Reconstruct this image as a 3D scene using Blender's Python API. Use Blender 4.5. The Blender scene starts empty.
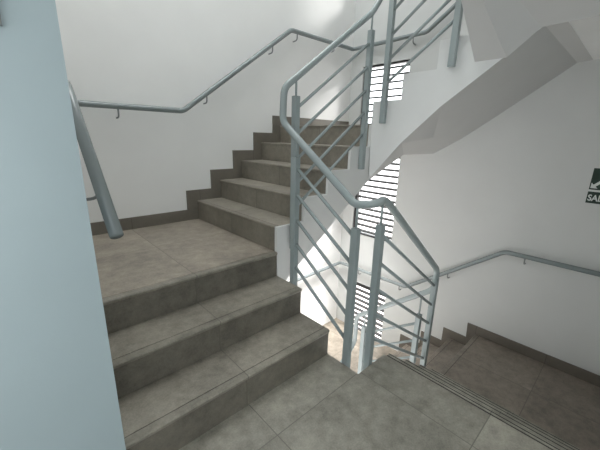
import bpy, bmesh, math
from mathutils import Vector, Matrix

scene = bpy.context.scene
COL = scene.collection
H = 0.17                     # riser height
# ---------------------------------------------------------------- camera
f_px, pitch, yaw, roll, cam_h = 316.284, math.radians(15.411), math.radians(46.685), math.radians(1.409), 1.244
fw = Vector((math.cos(yaw)*math.cos(pitch), math.sin(yaw)*math.cos(pitch), -math.sin(pitch)))
rt = Vector((math.sin(yaw), -math.cos(yaw), 0))
up = rt.cross(fw)
r2 = math.cos(roll)*rt + math.sin(roll)*up
u2 = -math.sin(roll)*rt + math.cos(roll)*up
cd = bpy.data.cameras.new('camera')
cam = bpy.data.objects.new('camera', cd)
COL.objects.link(cam)
m = Matrix((r2, u2, -fw)).transposed().to_4x4()
m.translation = Vector((0, 0, cam_h))
cam.matrix_world = m
cd.sensor_fit = 'HORIZONTAL'
cd.sensor_width = 36.0
cd.lens = f_px/600*36.0
cd.clip_start = 0.02
scene.camera = cam

# ---------------------------------------------------------------- materials
def new_mat(name):
    mt = bpy.data.materials.new(name)
    mt.use_nodes = True
    nt = mt.node_tree
    b = nt.nodes['Principled BSDF']
    return mt, nt, b

def paint(name, col, rough=0.6, var=0.04, scale=6.0, bump=0.0):
    mt, nt, b = new_mat(name)
    N, L = nt.nodes, nt.links
    g = N.new('ShaderNodeNewGeometry')
    n = N.new('ShaderNodeTexNoise'); n.inputs['Scale'].default_value = scale; n.inputs['Detail'].default_value = 5
    L.new(g.outputs['Position'], n.inputs['Vector'])
    r = N.new('ShaderNodeValToRGB')
    r.color_ramp.elements[0].position = 0.3; r.color_ramp.elements[1].position = 0.7
    r.color_ramp.elements[0].color = (*[c*(1-var) for c in col], 1)
    r.color_ramp.elements[1].color = (*[min(1, c*(1+var)) for c in col], 1)
    L.new(n.outputs['Fac'], r.inputs['Fac']); L.new(r.outputs['Color'], b.inputs['Base Color'])
    b.inputs['Roughness'].default_value = rough
    if bump:
        n2 = N.new('ShaderNodeTexNoise'); n2.inputs['Scale'].default_value = 180
        L.new(g.outputs['Position'], n2.inputs['Vector'])
        bp = N.new('ShaderNodeBump'); bp.inputs['Strength'].default_value = bump; bp.inputs['Distance'].default_value = 0.002
        L.new(n2.outputs['Fac'], bp.inputs['Height']); L.new(bp.outputs['Normal'], b.inputs['Normal'])
    return mt

def tile(name, col, joints, rough=0.45, contrast=0.38, grout=0.6):
    """joints: list of (axis, offset, period) in world coordinates"""
    mt, nt, b = new_mat(name)
    N, L = nt.nodes, nt.links
    g = N.new('ShaderNodeNewGeometry')
    sep = N.new('ShaderNodeSeparateXYZ'); L.new(g.outputs['Position'], sep.inputs[0])
    def math_(op, a, bb=None):
        nd = N.new('ShaderNodeMath'); nd.operation = op
        for i, v in enumerate((a, bb)):
            if v is None: continue
            if isinstance(v, (int, float)): nd.inputs[i].default_value = v
            else: L.new(v, nd.inputs[i])
        return nd.outputs[0]
    mask = None
    cells = N.new('ShaderNodeCombineXYZ')
    for ax, off, per in joints:
        t = math_('DIVIDE', math_('SUBTRACT', sep.outputs[ax], off), per)
        fl = math_('FLOOR', math_('ADD', t, 0.5))
        dist = math_('MULTIPLY', math_('ABSOLUTE', math_('SUBTRACT', t, fl)), per)
        ln = math_('LESS_THAN', dist, 0.0022)
        mask = ln if mask is None else math_('MAXIMUM', mask, ln)
        L.new(math_('FLOOR', t), cells.inputs[ax])
    wn = N.new('ShaderNodeTexWhiteNoise'); L.new(cells.outputs[0], wn.inputs['Vector'])
    off = N.new('ShaderNodeVectorMath'); off.operation = 'MULTIPLY_ADD'
    L.new(wn.outputs['Color'], off.inputs[0]); off.inputs[1].default_value = (7, 7, 7); L.new(g.outputs['Position'], off.inputs[2])
    n1 = N.new('ShaderNodeTexNoise'); n1.inputs['Scale'].default_value = 3.2; n1.inputs['Detail'].default_value = 6; n1.inputs['Roughness'].default_value = 0.62
    n2 = N.new('ShaderNodeTexNoise'); n2.inputs['Scale'].default_value = 17; n2.inputs['Detail'].default_value = 5; n2.inputs['Roughness'].default_value = 0.7
    n3 = N.new('ShaderNodeTexNoise'); n3.inputs['Scale'].default_value = 140; n3.inputs['Detail'].default_value = 2
    for n in (n1, n2, n3): L.new(off.outputs[0], n.inputs['Vector'])
    s = math_('ADD', math_('ADD', math_('MULTIPLY', n1.outputs['Fac'], 0.40), math_('MULTIPLY', n2.outputs['Fac'], 0.42)), math_('MULTIPLY', n3.outputs['Fac'], 0.18))
    r = N.new('ShaderNodeValToRGB')
    e = r.color_ramp.elements
    e[0].position = 0.37; e[1].position = 0.63
    e[0].color = (*[c*(1-contrast) for c in col], 1); e[1].color = (*[c*(1+contrast) for c in col], 1)
    L.new(s, r.inputs['Fac'])
    tone = math_('ADD', math_('MULTIPLY', wn.outputs['Value'], 0.12), 0.94)
    mul = N.new('ShaderNodeMix'); mul.data_type = 'RGBA'; mul.blend_type = 'MULTIPLY'; mul.inputs['Factor'].default_value = 1
    L.new(r.outputs['Color'], mul.inputs[6]); L.new(tone, mul.inputs[7])
    mx = N.new('ShaderNodeMix'); mx.data_type = 'RGBA'
    L.new(mask, mx.inputs['Factor']); L.new(mul.outputs[2], mx.inputs[6]); mx.inputs[7].default_value = (*[c*grout for c in col], 1)
    L.new(mx.outputs[2], b.inputs['Base Color'])
    rr = math_('ADD', math_('MULTIPLY', n2.outputs['Fac'], 0.25), rough-0.12)
    L.new(rr, b.inputs['Roughness'])
    bp = N.new('ShaderNodeBump'); bp.inputs['Strength'].default_value = 0.12; bp.inputs['Distance'].default_value = 0.002
    L.new(s, bp.inputs['Height']); L.new(bp.outputs['Normal'], b.inputs['Normal'])
    return mt

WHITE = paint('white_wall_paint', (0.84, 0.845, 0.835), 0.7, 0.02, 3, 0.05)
SHADED_WALL = paint('shaded_wall_paint', (0.585, 0.60, 0.592), 0.7, 0.02, 3, 0.05)  # darker copy of the wall paint, its shade put into the colour
BLUE_CAST = paint('wall_paint_blue_cast', (0.385, 0.47, 0.50), 0.7, 0.02, 4, 0.06)  # bluish cast of the daylight is put into this wall colour
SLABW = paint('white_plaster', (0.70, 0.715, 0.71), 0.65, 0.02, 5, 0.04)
SOFFIT_SHADE = paint('soffit_shade_tone', (0.52, 0.53, 0.525), 0.75, 0.02, 4, 0.05)  # same paint as the slabs, darkened to carry the shade underneath
RAILP = paint('grey_blue_enamel', (0.30, 0.35, 0.352), 0.24, 0.03, 9)
RAIL_SHADE = paint('shaded_rail_enamel', (0.235, 0.27, 0.275), 0.24, 0.03, 9)  # railing enamel darkened, shade along the wall put into the colour
BRKT = paint('bracket_steel', (0.20, 0.215, 0.22), 0.35, 0.03, 9)
BLACK = paint('black_aluminium', (0.012, 0.012, 0.013), 0.4, 0.1, 9)
SLAT = paint('dark_louver_metal', (0.045, 0.043, 0.042), 0.5, 0.1, 9)
GREEN = paint('green_sign_plastic', (0.002, 0.022, 0.012), 0.6, 0.05, 9)
SIGNW = paint('sign_white', (0.62, 0.66, 0.64), 0.4, 0.02, 9)
PLATE = paint('brushed_metal_plate', (0.45, 0.52, 0.55), 0.35, 0.03, 30)

FLOOR_T = tile('floor_tile', (0.27, 0.258, 0.218), [(0, 0.685, 0.585), (1, 0.836, 0.588)])
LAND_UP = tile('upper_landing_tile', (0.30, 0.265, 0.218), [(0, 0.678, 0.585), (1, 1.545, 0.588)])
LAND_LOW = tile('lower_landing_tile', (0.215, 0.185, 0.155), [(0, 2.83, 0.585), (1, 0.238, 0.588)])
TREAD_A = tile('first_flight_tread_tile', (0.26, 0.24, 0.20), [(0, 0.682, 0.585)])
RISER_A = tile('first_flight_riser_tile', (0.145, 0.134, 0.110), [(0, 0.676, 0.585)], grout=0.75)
TREAD_B = tile('second_flight_tile', (0.272, 0.250, 0.208), [(1, 2.10, 9.0)])
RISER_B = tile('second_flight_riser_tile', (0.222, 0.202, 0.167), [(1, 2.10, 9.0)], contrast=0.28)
NOSE_D = tile('floor_edge_tile', (0.27, 0.26, 0.22), [(1, 0.25, 0.588)], rough=0.35)
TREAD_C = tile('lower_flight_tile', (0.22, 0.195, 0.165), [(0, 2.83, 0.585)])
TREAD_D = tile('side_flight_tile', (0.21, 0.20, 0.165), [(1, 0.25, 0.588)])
SKIRT = tile('skirting_tile', (0.165, 0.150, 0.124), [(0, 0.685, 0.585)], contrast=0.12)
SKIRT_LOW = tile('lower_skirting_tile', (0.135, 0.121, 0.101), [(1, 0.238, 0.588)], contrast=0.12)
NOSE = tile('nosing_tile', (0.23, 0.215, 0.178), [(0, 0.682, 0.585)], rough=0.35)
GAP = paint('dark_joint', (0.025, 0.023, 0.02), 0.8, 0.1, 20)

# ---------------------------------------------------------------- mesh helpers
def box(bm, x0, x1, y0, y1, z0, z1):
    vs = [bm.verts.new((x, y, z)) for z in (z0, z1) for y in (y0, y1) for x in (x0, x1)]
    for q in ((0, 2, 3, 1), (4, 5, 7, 6), (0, 1, 5, 4), (2, 6, 7, 3), (1, 3, 7, 5), (0, 4, 6, 2)):
        bm.faces.new([vs[i] for i in q])

def prism(bm, prof, fn, v0, v1):
    """prof: list of (u, z); fn(u, v, z) -> xyz; extruded from v0 to v1"""
    a = [bm.verts.new(fn(u, v0, z)) for u, z in prof]
    b = [bm.verts.new(fn(u, v1, z)) for u, z in prof]
    n = len(prof)
    bm.faces.new(a); bm.faces.new(list(reversed(b)))
    for i in range(n):
        j = (i+1) % n
        bm.faces.new((a[i], b[i], b[j], a[j]))

def obj(name, bm, mat, parent=None, bevel=0.0, smooth=False):
    bmesh.ops.recalc_face_normals(bm, faces=bm.faces[:])
    me = bpy.data.meshes.new(name)
    bm.to_mesh(me); bm.free()
    me.materials.append(mat)
    if smooth:
        for p in me.polygons: p.use_smooth = True
    o = bpy.data.objects.new(name, me)
    COL.objects.link(o)
    if parent is not None:
        o.parent = parent
        o.matrix_parent_inverse = Matrix.Translation(-parent.location)   # parts keep world coordinates
    if bevel:
        md = o.modifiers.new('bevel', 'BEVEL'); md.width = bevel; md.segments = 2; md.limit_method = 'ANGLE'
    return o

def shade_soffit(o):
    o.data.materials.append(SOFFIT_SHADE)
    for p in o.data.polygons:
        if p.normal.z < -0.3: p.material_index = 1  # downward faces get the painted-in shade tone
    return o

def empty(name, loc, label, cat, group=None):
    o = bpy.data.objects.new(name, None)
    COL.objects.link(o); o.location = loc; o.empty_display_size = 0.1
    o['label'] = label; o['category'] = cat
    if group: o['group'] = group
    return o

def tag(o, label, cat, group=None):
    o['label'] = label; o['category'] = cat
    if group: o['group'] = group
    return o

def struct(name, bm, mat, parent=None, label=None, bevel=0.0):
    o = obj(name, bm, mat, parent, bevel)
    if parent is None:
        o['kind'] = 'structure'
        if label: o['label'] = label
    return o

def rounded(pts, rad, seg=6):
    pts = [Vector(p) for p in pts]
    out = [pts[0]]
    for i in range(1, len(pts)-1):
        a, b, c = pts[i-1], pts[i], pts[i+1]
        r = min(rad, (a-b).length*0.49, (c-b).length*0.49)
        p0 = b+(a-b).normalized()*r; p1 = b+(c-b).normalized()*r
        for k in range(seg+1):
            t = k/seg
            out.append((1-t)**2*p0 + 2*t*(1-t)*b + t*t*p1)
    out.append(pts[-1])
    return out

def tube(bm, pts, r, n=14, cap=True):
    rings = []
    prev = None
    for i, p in enumerate(pts):
        p = Vector(p)
        d = (Vector(pts[min(i+1, len(pts)-1)]) - Vector(pts[max(i-1, 0)])).normalized()
        if prev is None:
            a = d.orthogonal().normalized()
        else:
            a = (prev - d*prev.dot(d)).normalized()
        prev = a
        b = d.cross(a)
        rings.append([bm.verts.new(p + r*(math.cos(2*math.pi*k/n)*a + math.sin(2*math.pi*k/n)*b)) for k in range(n)])
    for r0, r1 in zip(rings, rings[1:]):
        for k in range(n):
            bm.faces.new((r0[k], r0[(k+1) % n], r1[(k+1) % n], r1[k]))
    if cap:
        bm.faces.new(rings[0][::-1]); bm.faces.new(rings[-1])
    return rings

def cells_wall(bm, plane_axis, p0, p1, a0, a1, z0, z1, holes):
    """wall with rectangular holes (a0,a1,z0,z1): one box per solid cell, vertical runs merged"""
    As = sorted({a0, a1, *[h[0] for h in holes], *[h[1] for h in holes]})
    Zs = sorted({z0, z1, *[h[2] for h in holes], *[h[3] for h in holes]})
    for i in range(len(As)-1):
        ca = (As[i]+As[i+1])/2
        run = None
        for j in range(len(Zs)-1):
            cz = (Zs[j]+Zs[j+1])/2
            solid = not any(h[0] < ca < h[1] and h[2] < cz < h[3] for h in holes)
            if solid and run is None: run = Zs[j]
            if run is not None and (not solid or j == len(Zs)-2):
                top = Zs[j+1] if solid else Zs[j]
                if plane_axis == 0: box(bm, p0, p1, As[i], As[i+1], run, top)
                else: box(bm, As[i], As[i+1], p0, p1, run, top)
                run = None

# ---------------------------------------------------------------- plan numbers
D1, D2 = 0.242, 0.239
XW, YN = 0.154, 1.005          # end of the blue-lit wall
XS, Y1 = 1.25, 1.054           # well side of first flight, its first riser
Y3 = Y1+2*D1                   # landing edge
U0 = 1.245
YL, XR = 2.681, 3.325
YC, XN = 0.829, 1.538
XF = 2.2                       # well side of the far flights
SPAN = 16*H                    # storey
YB = -0.35                     # outer wall of the lower flight
WY0, WY1, WZ0, WZ1 = 1.9, 2.5, 0.03, 2.07

# ---------------------------------------------------------------- room shell
bm = bmesh.new()
box(bm, -1.9, XS, -1.9, Y1+0.012, -0.012, 0)
box(bm, XS, XN-0.034, -1.9, YC, -0.012, 0)
fl = struct('floor', bm, FLOOR_T)
bm = bmesh.new()
box(bm, -1.9, XS-0.001, -1.9, Y1+0.012, -0.19, -0.012)
box(bm, XS-0.001, XN-0.034, -1.9, YC-0.001, -0.19, -0.012)
obj('floor_slab', bm, SLABW, fl)

def landing(name, x0, x1, y0, y1, z, mat, t=0.19):
    bm = bmesh.new(); box(bm, x0, x1, y0, y1, z-0.012, z)
    o = struct(name, bm, mat)
    bm = bmesh.new(); box(bm, x0, x1, y0, y1, z-t, z-0.012)
    obj('floor_slab', bm, SLABW, o)
landing('floor_upper', XW, XS, Y3+0.034, YL, 3*H, LAND_UP)
landing('floor_corner', U0+4*D2+0.034, XR, Y3, YL, 8*H, LAND_UP)
landing('floor_top', XF, XR, YB, Y3-3*D2-0.034, 12*H, LAND_UP)
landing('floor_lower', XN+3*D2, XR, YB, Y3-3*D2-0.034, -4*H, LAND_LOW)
landing('floor_lower_corner', XF+0.012, XR, Y3, YL, -8*H, LAND_UP)

bm = bmesh.new(); box(bm, -1.9, XW, YN, YN+0.15, -0.19, 2.53)
struct('wall_near', bm, BLUE_CAST)
bm = bmesh.new(); box(bm, XW-0.15, XW, YN+0.15, YL, -3.2, 5.0)
box(bm, XW-0.15, XW, YN, YN+0.15, 2.53, 5.0)
struct('wall_left', bm, WHITE)
bm = bmesh.new(); box(bm, XW-0.15, XR+0.15, YL, YL+0.15, -3.2, 5.0)
struct('wall_far', bm, WHITE)
holes = [(WY0, WY1, WZ0+k*SPAN, WZ1+k*SPAN) for k in (-1, 0, 1)]
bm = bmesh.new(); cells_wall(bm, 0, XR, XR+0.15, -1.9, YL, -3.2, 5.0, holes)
struct('wall_right', bm, SHADED_WALL)
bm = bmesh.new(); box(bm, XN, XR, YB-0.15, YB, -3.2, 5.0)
struct('wall_front', bm, SHADED_WALL)
bm = bmesh.new(); box(bm, -2.05, XR, -2.05, -1.9, -0.19, 2.72)
struct('wall_back', bm, WHITE)
bm = bmesh.new(); cells_wall(bm, 0, -2.05, -1.9, -2.05, YN+0.15, -0.19, 2.72, [(-1.3, 0.5, 0.9, 2.2)])
struct('wall_hall', bm, WHITE)
bm = bmesh.new(); box(bm, -1.9, XN, -1.9, YN, 2.53, 2.72)
struct('ceiling', bm, WHITE)
bm = bmesh.new(); box(bm, XW-0.15, XR+0.15, YB-0.15, YL+0.15, 5.0, 5.1)
struct('ceiling_shaft', bm, WHITE)
bm = bmesh.new(); box(bm, XN-0.15, XN, YB-0.15, YN, 2.72, 5.0)
struct('wall_upper', bm, WHITE)
bm = bmesh.new(); box(bm, XW, XN, YN, YN+0.15, 2.53, 5.0)
struct('wall_landing', bm, WHITE)

# windows with dark horizontal louvers
for i, k in enumerate((0, 1, -1)):
    z0, z1 = WZ0+k*SPAN, WZ1+k*SPAN
    xa, xb = XR+0.02, XR+0.06
    bm = bmesh.new()
    t = 0.028
    box(bm, xa, xb, WY1-t, WY1, z0, z1); box(bm, xa, xb, WY0, WY0+0.012, z0, z1)
    box(bm, xa, xb, WY0+0.012, WY1-t, z0, z0+0.018); box(bm, xa, xb, WY0+0.012, WY1-t, z1-0.018, z1)
    w = struct('window_%d' % (i+1), bm, BLACK)
    bm = bmesh.new()
    n = 27
    for j in range(n):
        zc = z0+0.05+(z1-z0-0.1)*j/(n-1)
        # slightly tilted blade
        fn = lambda u, v, z: (u, v, z)
        prism(bm, [(xa+0.002, zc-0.012), (xb-0.002, zc-0.006), (xb-0.002, zc+0.013), (xa+0.002, zc+0.007)], lambda u, v, z: (u, v, z), WY0+0.012, WY1-t)
    obj('louver_slats', bm, SLAT, w)

# skirting that follows the steps
TH, SK, AH = 0.012, 0.095, 0.097
def skirt(name, prof, fn, v0, v1, mat):
    bm = bmesh.new(); prism(bm, prof, fn, v0, v1)
    return struct(name, bm, mat)
fx = lambda u, v, z: (u, v, z)
fy = lambda u, v, z: (v, u, z)
top = [(XW, 3*H+SK), (U0-AH, 3*H+SK)]
for k in range(5):
    x = U0+k*D2-AH
    if k: top.append((x, (3+k)*H+SK))
    top.append((x, (4+k)*H+SK))
top.append((XR, 8*H+SK))
bot = [(XR, 8*H)]
for k in range(4, -1, -1):
    bot.append((U0+k*D2, (4+k)*H)); bot.append((U0+k*D2, (3+k)*H))
bot.append((XW, 3*H))
skirt('baseboard_far', top+bot, fx, YL-TH, YL, SKIRT)
# along the right wall on the way down (F-2)
top = [(YB, -4*H+SK), (YC+AH-0.012, -4*H+SK)]
for k in range(3):
    y = Y3-(3-k)*D2+AH-0.012
    if k: top.append((y, -(4+k)*H+SK))
    top.append((y, -(5+k)*H+SK))
top += [(Y3+AH, -7*H+SK), (Y3+AH, -8*H)]
bot = [(Y3, -8*H), (Y3, -7*H)]
for k in (2, 1):
    bot += [(Y3-(3-k)*D2, -(5+k)*H), (Y3-(3-k)*D2, -(4+k)*H)]
bot += [(Y3-3*D2, -5*H), (Y3-3*D2, -4*H), (YB, -4*H)]
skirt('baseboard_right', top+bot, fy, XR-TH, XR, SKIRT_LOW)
skirt('baseboard_left', [(Y3, 3*H+SK), (YL-TH, 3*H+SK), (YL-TH, 3*H), (Y3, 3*H)], fy, XW, XW+TH, SKIRT)

# ---------------------------------------------------------------- stair flights
def flight(label, fn, n, d, v0, v1, zb, tmat, rmat, drop=0.46, zmin=None, ext=0.0, body=True, group=None, loc=None, nmat=None, cheek=0.0, jw=0.004, bottom=None, lift=None):
    """fn(u, v, z): u grows in the climbing direction from the first riser"""
    nmat = nmat or tmat
    t = empty('stair_flight', loc or fn(0, (v0+v1)/2, zb), label, 'stairs', group)
    tt = 0.02
    w0 = v0+cheek
    for k in range(n):
        # riser
        bm = bmesh.new()
        prism(bm, [(k*d, zb+k*H), (k*d+0.012, zb+k*H), (k*d+0.012, zb+(k+1)*H-tt), (k*d, zb+(k+1)*H-tt)], fn, w0, v1)
        obj('riser', bm, rmat, t)
        z = zb+(k+1)*H
        if k < n-1:
            bm = bmesh.new()
            prism(bm, [(k*d+0.034, z-tt), ((k+1)*d, z-tt), ((k+1)*d, z), (k*d+0.034, z)], fn, w0, v1)
            tr = obj('tread', bm, tmat, t)
        else:
            tr = t
        # rounded nosing strip with the dark joint behind it
        bm = bmesh.new()
        a = k*d-0.008
        e = k*d+0.034-jw
        prism(bm, [(a+0.004, z-tt), (e, z-tt), (e, z), (a+0.006, z), (a+0.001, z-0.004), (a, z-0.010)], fn, w0, v1)
        ns = obj('nosing', bm, nmat, tr)
        bm = bmesh.new()
        prism(bm, [(k*d+0.034-jw, z-tt), (k*d+0.034, z-tt), (k*d+0.034, z-0.002), (k*d+0.034-jw, z-0.002)], fn, w0, v1)
        obj('joint', bm, GAP, ns)
        if jw > 0.005:
            bm = bmesh.new()
            prism(bm, [(k*d+0.007, z-0.006), (k*d+0.012, z-0.006), (k*d+0.012, z+0.0006), (k*d+0.007, z+0.0006)], fn, w0, v1)
            obj('groove', bm, GAP, ns)
    if body:
        prof = [(0.012, zb)]
        for k in range(n):
            prof += [(k*d+0.012, zb+(k+1)*H-tt)]
            if k < n-1: prof += [((k+1)*d+0.012, zb+(k+1)*H-tt)]
        tp = (n-1)*d
        low = lambda u: zb+H+u/d*H-drop
        prof[-1] = (tp+0.012, zb+n*H-0.19)
        prof += [(tp+0.012+ext, zb+n*H-0.19)] if ext else []
        ue = tp+0.012+ext
        if zmin is None:
            prof += [(ue, min(low(ue), zb+n*H-0.195)), (0.012, low(0.012))]
        else:
            uz = (zmin-(zb+H-drop))/H*d
            prof += [(ue, max(zmin, low(ue))), (max(uz, 0.02), zmin), (0.012, zmin)]
        if bottom:
            prof = [q for q in prof[:2*n]] + bottom
        bm = bmesh.new()
        if lift:
            prism(bm, prof, fn, w0, 2.72); prism(bm, prof, fn, 2.72, v1)
        else:
            prism(bm, prof, fn, w0, v1)
        if cheek:
            # white upstand along the well side, level with the treads
            cp = [(0, zb)]
            for k in range(n):
                cp += [(k*d, zb+(k+1)*H-0.001), ((k+1)*d if k < n-1 else k*d+0.034, zb+(k+1)*H-0.001)]
            cp += [(tp+0.034, zb+n*H-0.19)] + prof[2*n:]
            prism(bm, cp, fn, v0, w0)
        if lift:
            for v in bm.verts:
                for zz, nz in lift:
                    if abs(v.co.z-zz) < 1e-5 and v.co.x > 2.6: v.co.z = nz; break
            bmesh.ops.triangulate(bm, faces=[f for f in bm.faces if len(f.verts) == 4])
        shade_soffit(obj('concrete_slab', bm, SLABW, t))
    return t

flight('three tiled steps climbing from the main floor beside the blue-lit near wall',
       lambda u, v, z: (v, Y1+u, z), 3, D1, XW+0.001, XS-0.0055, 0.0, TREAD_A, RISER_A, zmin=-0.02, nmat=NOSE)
flight('brown tiled flight of five risers climbing along the white wall',
       lambda u, v, z: (U0+u, v, z), 5, D2, Y3+0.001, YL-TH, 3*H, TREAD_B, RISER_B, nmat=RISER_B, cheek=0.022,
       bottom=[(4*D2+0.012, 8*H-0.19), (XR-0.001-U0, 8*H-0.19), (XR-0.001-U0, 1.115), (1.475, 1.115), (0.955, 0.902), (0.012, 0.231)])
flight('high white-sided flight climbing past the louvered window, its sloping underside in view',
       lambda u, v, z: (v, Y3-u, z), 4, D2, XF, XR-0.001, 8*H, TREAD_B, RISER_B, cheek=0.022,
       bottom=[(3*D2+0.012, 12*H-0.19), (1.12, 12*H-0.19), (1.12, 1.849), (1.03, 1.842), (0.86, 1.711), (0.532, 1.463), (0.27, 1.222), (0.014, 0.93)], lift=((0.93, 1.117), (1.222, 1.272)))
flight('short flight dropping from the main floor edge, only its nosings showing as parallel lines',
       lambda u, v, z: (XN+3*D2-u, v, z), 4, D2, YB+0.001, Y3-3*D2-0.01, -4*H, TREAD_D, TREAD_D, nmat=NOSE_D, jw=0.009)
flight('brown tiled flight going down along the shaded wall below the low wall handrail',
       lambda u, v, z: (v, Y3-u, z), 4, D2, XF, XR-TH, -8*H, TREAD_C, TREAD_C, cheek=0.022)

# overhead flight: only its underside and edge are in view
t = empty('stair_flight', (1.9, 0.3, 12*H), 'overhead flight of which only the plain shaded underside shows, in front of the high flight', 'stairs')
bm = bmesh.new()
A, B, Cc, D_, E_, F_ = [bm.verts.new(p) for p in ((XF, YC, 1.711), (XF, 0.66, 1.711), (XF, 0.52, 1.835), (XF, YB+0.001, 1.852), (XN, YB+0.001, 2.25), (XN, YC, 2.236))]
A2, D2_, E2, F2 = [bm.verts.new(p) for p in ((XF, YC, 2.35), (XF, YB+0.001, 2.35), (XN, YB+0.001, 2.72), (XN, YC, 2.72))]
for q in ((A, B, F_), (B, Cc, F_), (Cc, E_, F_), (Cc, D_, E_), (A2, F2, E2, D2_), (A, F_, F2, A2), (D_, D2_, E2, E_), (E_, E2, F2, F_), (A, A2, D2_, D_, Cc, B)):
    bm.faces.new(q)
shade_soffit(obj('concrete_slab', bm, SLABW, t))

# ---------------------------------------------------------------- railing round the well
nose1 = lambda y: H+(y-Y1)/D1*H
nose2 = lambda x: 4*H+(x-U0)/D2*H
nose3 = lambda y: 9*H+(Y3-y)/D2*H
noseM = lambda x: -(x-1.564)/D2*H
nose4 = lambda y: nose3(y)-SPAN
rail = empty('stair_railing', (1.275, 1.4, 3*H), 'grey-blue steel railing with slanted bars winding round the open stairwell', 'railing')
RX, RY = 1.275, 1.51           # rail planes of flights 1 and 2
RX3, RYM = 2.17, 0.855
pts = [(1.35, RY, -1.20), (2.08, RY, -0.68), (RX3, RY, -0.59), (RX3, RY, -0.325),
       (RX3, 0.89, 0.172), (RX3, RYM, 0.215), (RX3, RYM, 0.355),
       (1.42, RYM, 0.935), (1.37, RYM, 0.955), (1.325, 0.845, 0.945), (1.285, 0.885, 0.935), (RX, 0.95, 0.925),
       (RX, 1.525, 1.335), (RX, 1.515, 1.522),
       (2.06, RY, 2.09), (2.15, RY, 2.20), (RX3, 1.49, 2.30), (RX3, 1.47, 2.42), (RX3, 0.86, 2.85)]
bm = bmesh.new(); tube(bm, rounded(pts, 0.045, 6), 0.0205, 16)
obj('handrail', bm, RAILP, rail, smooth=True)

PW = 0.019
def post(x, y, nz, rz):
    bm = bmesh.new(); box(bm, x-PW, x+PW, y-PW, y+PW, nz-0.25, nz+0.72)
    p = obj('post', bm, RAILP, rail, bevel=0.003)
    bm = bmesh.new(); tube(bm, [(x, y, nz+0.715), (x, y, rz)], 0.0065, 10)
    obj('support_pin', bm, RAILP, p, smooth=True)
def bar(a, b):
    bm = bmesh.new(); tube(bm, [a, b], 0.0102, 10)
    obj('bar', bm, RAILP, rail, smooth=True)
BARS = (0.045, 0.2, 0.355, 0.51, 0.665)
for y, rz in ((1.40, 1.24), (0.935, 0.93)):
    post(RX, y, nose1(y), rz)
for o in BARS:
    bar((RX, 1.40-PW, nose1(1.40-PW)+o), (RX, 0.935+PW, nose1(0.935+PW)+o))
for x, rz in ((1.365, 1.58), (2.07, 2.10)):
    post(x, RY, nose2(x), rz)
for o in BARS:
    bar((1.365+PW, RY, nose2(1.365+PW)+o-0.02), (2.07-PW, RY, nose2(2.07-PW)+o-0.02))
for y, rz in ((1.42, 2.43), (0.955, 2.76)):
    post(RX3, y, nose3(y), rz)
for o in BARS:
    bar((RX3, 1.42-PW, nose3(1.42-PW)+o-0.02), (RX3, 0.955+PW, nose3(0.955+PW)+o-0.02))
for x, rz in ((1.375, 0.95), (2.17, 0.35)):
    post(x, RYM, noseM(x)-(0.03 if x < 2 else 0), rz)
for o in BARS:
    bar((1.375+PW, RYM, noseM(1.375+PW)+o-0.02), (2.17-PW, RYM, noseM(2.17-PW)+o-0.01))
for y, rz in ((0.94, 0.135), (1.42, -0.245)):
    post(RX3, y, nose4(y), rz)
for o in BARS:
    bar((RX3, 0.94+PW, nose4(0.94+PW)+o-0.02), (RX3, 1.42-PW, nose4(1.42-PW)+o-0.02))

# ---------------------------------------------------------------- wall handrails
def bracket(parent, p, wall):
    """hook from the underside of the rail to the wall; wall = (axis, value)"""
    x, y, z = p
    ax, val = wall
    q = [(x, y, z-0.012), (x, y, z-0.075)]
    if ax == 0: q.append((val, y, z-0.078))
    else: q.append((x, val, z-0.078))
    bm = bmesh.new(); tube(bm, rounded(q, 0.028, 6), 0.0058, 8)
    obj('bracket', bm, BRKT, parent, smooth=True)

w1 = empty('wall_handrail', (0.7, 2.621, 1.43), 'grey round handrail running up the white wall above the brown steps', 'handrail')
LX = XW+0.08
pts = [(LX, 1.10, 0.928), (LX, 1.56, 1.395), (LX, 1.60, 1.428), (LX, 2.621, 1.428), (1.146, 2.621, 1.43), (2.29, 2.621, 2.255),
       (3.265, 2.621, 2.262), (3.265, 1.72, 2.272), (3.265, 0.86, 2.86)]
bm = bmesh.new(); tube(bm, rounded(pts, 0.035, 5), 0.0205, 16)
obj('handrail', bm, RAIL_SHADE, w1, smooth=True)
def seg_z(pts, i, ax, v):
    a, b = pts[i], pts[i+1]
    t = (v-a[ax])/(b[ax]-a[ax])
    return tuple(a[k]+t*(b[k]-a[k]) for k in range(3))
bracket(w1, seg_z(pts, 0, 1, 1.27), (0, XW))
for i, v in ((3, 0.673), (4, 1.36), (4, 2.06), (5, 2.37), (5, 2.93)):
    bracket(w1, seg_z(pts, i, 0, v), (1, YL))
for i, v in ((6, 1.86),):
    bracket(w1, seg_z(pts, i, 1, v), (0, XR))

w2 = empty('wall_handrail', (3.265, 0.3, 0.278), 'low grey round handrail on the shaded wall under the exit sign', 'handrail')
pts = [(3.265, YB+0.1, 0.278), (3.265, 0.705, 0.277), (3.265, 1.62, -0.425), (3.265, 2.621, -0.43), (2.25, 2.621, -0.455), (1.3, 2.621, -1.13)]
bm = bmesh.new(); tube(bm, rounded(pts, 0.035, 5), 0.0205, 16)
obj('handrail', bm, RAIL_SHADE, w2, smooth=True)
for i, v in ((0, 0.545), (0, -0.1), (1, 1.17), (2, 1.70), (2, 2.3)):
    bracket(w2, seg_z(pts, i, 1, v), (0, XR))
bracket(w2, seg_z(pts, 3, 0, 2.85), (1, YL))

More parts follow.
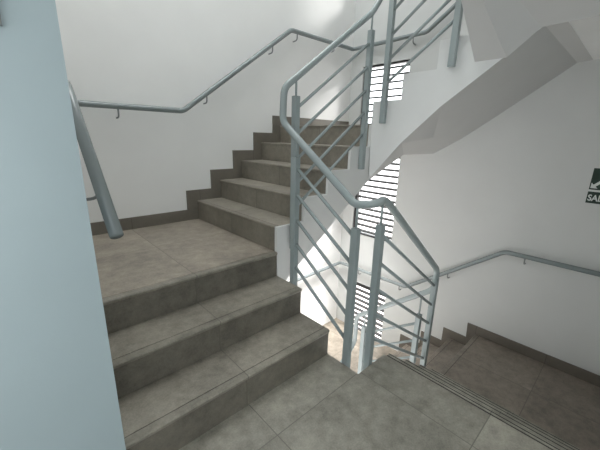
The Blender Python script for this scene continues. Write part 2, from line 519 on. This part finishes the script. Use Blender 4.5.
# ---------------------------------------------------------------- exit sign (SALIDA)
sg = empty('exit_sign', (XR, 0.157, 0.806), 'dark green exit sign with white arrow and SALIDA lettering on the shaded wall', 'sign')
def sign_panel(name, z0, z1):
    bm = bmesh.new(); box(bm, XR-0.006, XR, 0.055, 0.255, z0, z1)
    return obj(name, bm, GREEN, sg, bevel=0.001)
bm = bmesh.new(); box(bm, XR-0.004, XR-0.0002, 0.055, 0.255, 0.895, 0.911)
obj('divider', bm, SIGNW, sg)
up_p = sign_panel('arrow_panel', 0.911, 1.074)
lo_p = sign_panel('text_panel', 0.806, 0.895)
bm = bmesh.new()
# arrow pointing down to the near corner; (a, b) = offset along -y and up from the tip
def sp(a, b): return (XR-0.0068, 0.248-a, 0.922+b)
s = 0.054
for poly in ([(0, 0), (s*0.78, 0), (s*0.52, s*0.26), (s*0.26, s*0.52), (0, s*0.78)],
             [(s*0.52, s*0.26), (s*1.3, s*1.04), (s*1.04, s*1.3), (s*0.26, s*0.52)]):
    bm.faces.new([bm.verts.new(sp(a, b)) for a, b in poly])
obj('arrow', bm, SIGNW, up_p)
# stair pictogram in the unseen half of the panel
bm = bmesh.new()
for k in range(4):
    box(bm, XR-0.0068, XR-0.006, 0.066+k*0.02, 0.086+k*0.02, 0.925, 0.925+0.02*(4-k))
obj('stair_pictogram', bm, SIGNW, up_p)
cu = bpy.data.curves.new('lettering', 'FONT')
cu.body = 'SALIDA'; cu.size = 0.066; cu.align_x = 'LEFT'; cu.align_y = 'BOTTOM_BASELINE'; cu.extrude = 0.0003; cu.offset = 0.0016
cu.materials.append(SIGNW)
tmp = bpy.data.objects.new('lettering_source', cu)
COL.objects.link(tmp)
me = bpy.data.meshes.new_from_object(tmp.evaluated_get(bpy.context.evaluated_depsgraph_get()))
bpy.data.objects.remove(tmp); bpy.data.curves.remove(cu)
me.transform(Matrix(((0, 0, -1, XR-0.0068), (-0.8, 0, 0, 0.2485), (0, 1, 0, 0.826), (0, 0, 0, 1))))
to = bpy.data.objects.new('lettering', me)
COL.objects.link(to)
to.parent = lo_p

# ---------------------------------------------------------------- small plate at the edge of the blue-lit wall
pl = empty('wall_plate', (0.0, YN, 1.48), 'small framed metal plate at the top edge of the blue-lit near wall', 'plate')
bm = bmesh.new(); box(bm, -0.16, 0.0455, YN-0.006, YN, 1.466, 1.60)
obj('plate', bm, PLATE, pl, bevel=0.002)
bm = bmesh.new()
box(bm, -0.165, 0.0515, YN-0.012, YN, 1.460, 1.466); box(bm, 0.0455, 0.0515, YN-0.012, YN, 1.466, 1.60)
box(bm, -0.165, 0.0515, YN-0.012, YN, 1.60, 1.606); box(bm, -0.165, -0.16, YN-0.012, YN, 1.466, 1.60)
obj('frame', bm, BRKT, pl)

# ---------------------------------------------------------------- light
w = bpy.data.worlds.new('world'); scene.world = w
w.use_nodes = True
nt = w.node_tree
bg = nt.nodes['Background']
tc = nt.nodes.new('ShaderNodeTexCoord'); sx = nt.nodes.new('ShaderNodeSeparateXYZ'); rp = nt.nodes.new('ShaderNodeValToRGB')
mp = nt.nodes.new('ShaderNodeMapRange'); mp.inputs[1].default_value = -0.6; mp.inputs[2].default_value = 0.4
nt.links.new(tc.outputs['Generated'], sx.inputs[0]); nt.links.new(sx.outputs['Z'], mp.inputs[0]); nt.links.new(mp.outputs[0], rp.inputs['Fac'])
rp.color_ramp.elements[0].color = (1.0, 0.93, 0.90, 1); rp.color_ramp.elements[0].position = 0.2
rp.color_ramp.elements[1].color = (0.95, 0.98, 1.0, 1); rp.color_ramp.elements[1].position = 0.6
nt.links.new(rp.outputs['Color'], bg.inputs['Color'])
bg.inputs['Strength'].default_value = 3.4

def sun(d, e, ang, col):
    l = bpy.data.lights.new('sun', 'SUN'); l.energy = e; l.angle = math.radians(ang); l.color = col
    o = bpy.data.objects.new('sun', l); COL.objects.link(o)
    o.rotation_euler = Vector(d).to_track_quat('-Z', 'Y').to_euler(); o.location = (6, -2, 5)
sun((-1, 0.85, -0.64), 4.0, 14.0, (1.0, 0.98, 0.95))

def area(name, loc, d, sx_, sy_, e, col, spread=180):
    l = bpy.data.lights.new(name, 'AREA'); l.shape = 'RECTANGLE'; l.size = sx_; l.size_y = sy_; l.energy = e; l.color = col
    l.spread = math.radians(spread)
    o = bpy.data.objects.new(name, l); COL.objects.link(o); o.location = loc
    o.rotation_euler = Vector(d).to_track_quat('-Z', 'Y').to_euler()
area('shaft_fill', (1.5, 1.9, 4.9), (0, 0, -1), 1.6, 1.0, 45, (0.97, 0.99, 1.0))  # added fill standing in for light from the floors above
area('hall_fill', (-0.9, -1.6, 1.1), (0.1, 1, 0), 1.6, 2.0, 17, (0.88, 0.96, 1.0))  # added fill behind the camera, brightens the near wall
area('landing_fill', (2.7, 2.1, 0.86), (-0.1, 0.1, -1), 0.5, 0.5, 16, (1.0, 0.97, 0.94), 85)  # added fill with no visible fixture, brightens the lower landing
l = bpy.data.lights.new('lower_landing_fill', 'SPOT'); l.energy = 500; l.spot_size = math.radians(50); l.spot_blend = 0.3; l.shadow_soft_size = 0.12; l.color = (1.0, 0.97, 0.94)  # added spot outside the window, brightens the lower wall and landing
o = bpy.data.objects.new('lower_landing_fill', l); COL.objects.link(o); o.location = (4.9, 1.55, -0.45)
o.rotation_euler = (Vector((2.95, 2.5, -1.15))-o.location).to_track_quat('-Z', 'Y').to_euler()

scene.view_settings.view_transform = 'Standard'
scene.view_settings.look = 'None'
scene.view_settings.exposure = 0.0
scene.cycles.use_denoising = True
scene.cycles.max_bounces = 8
scene.cycles.diffuse_bounces = 6
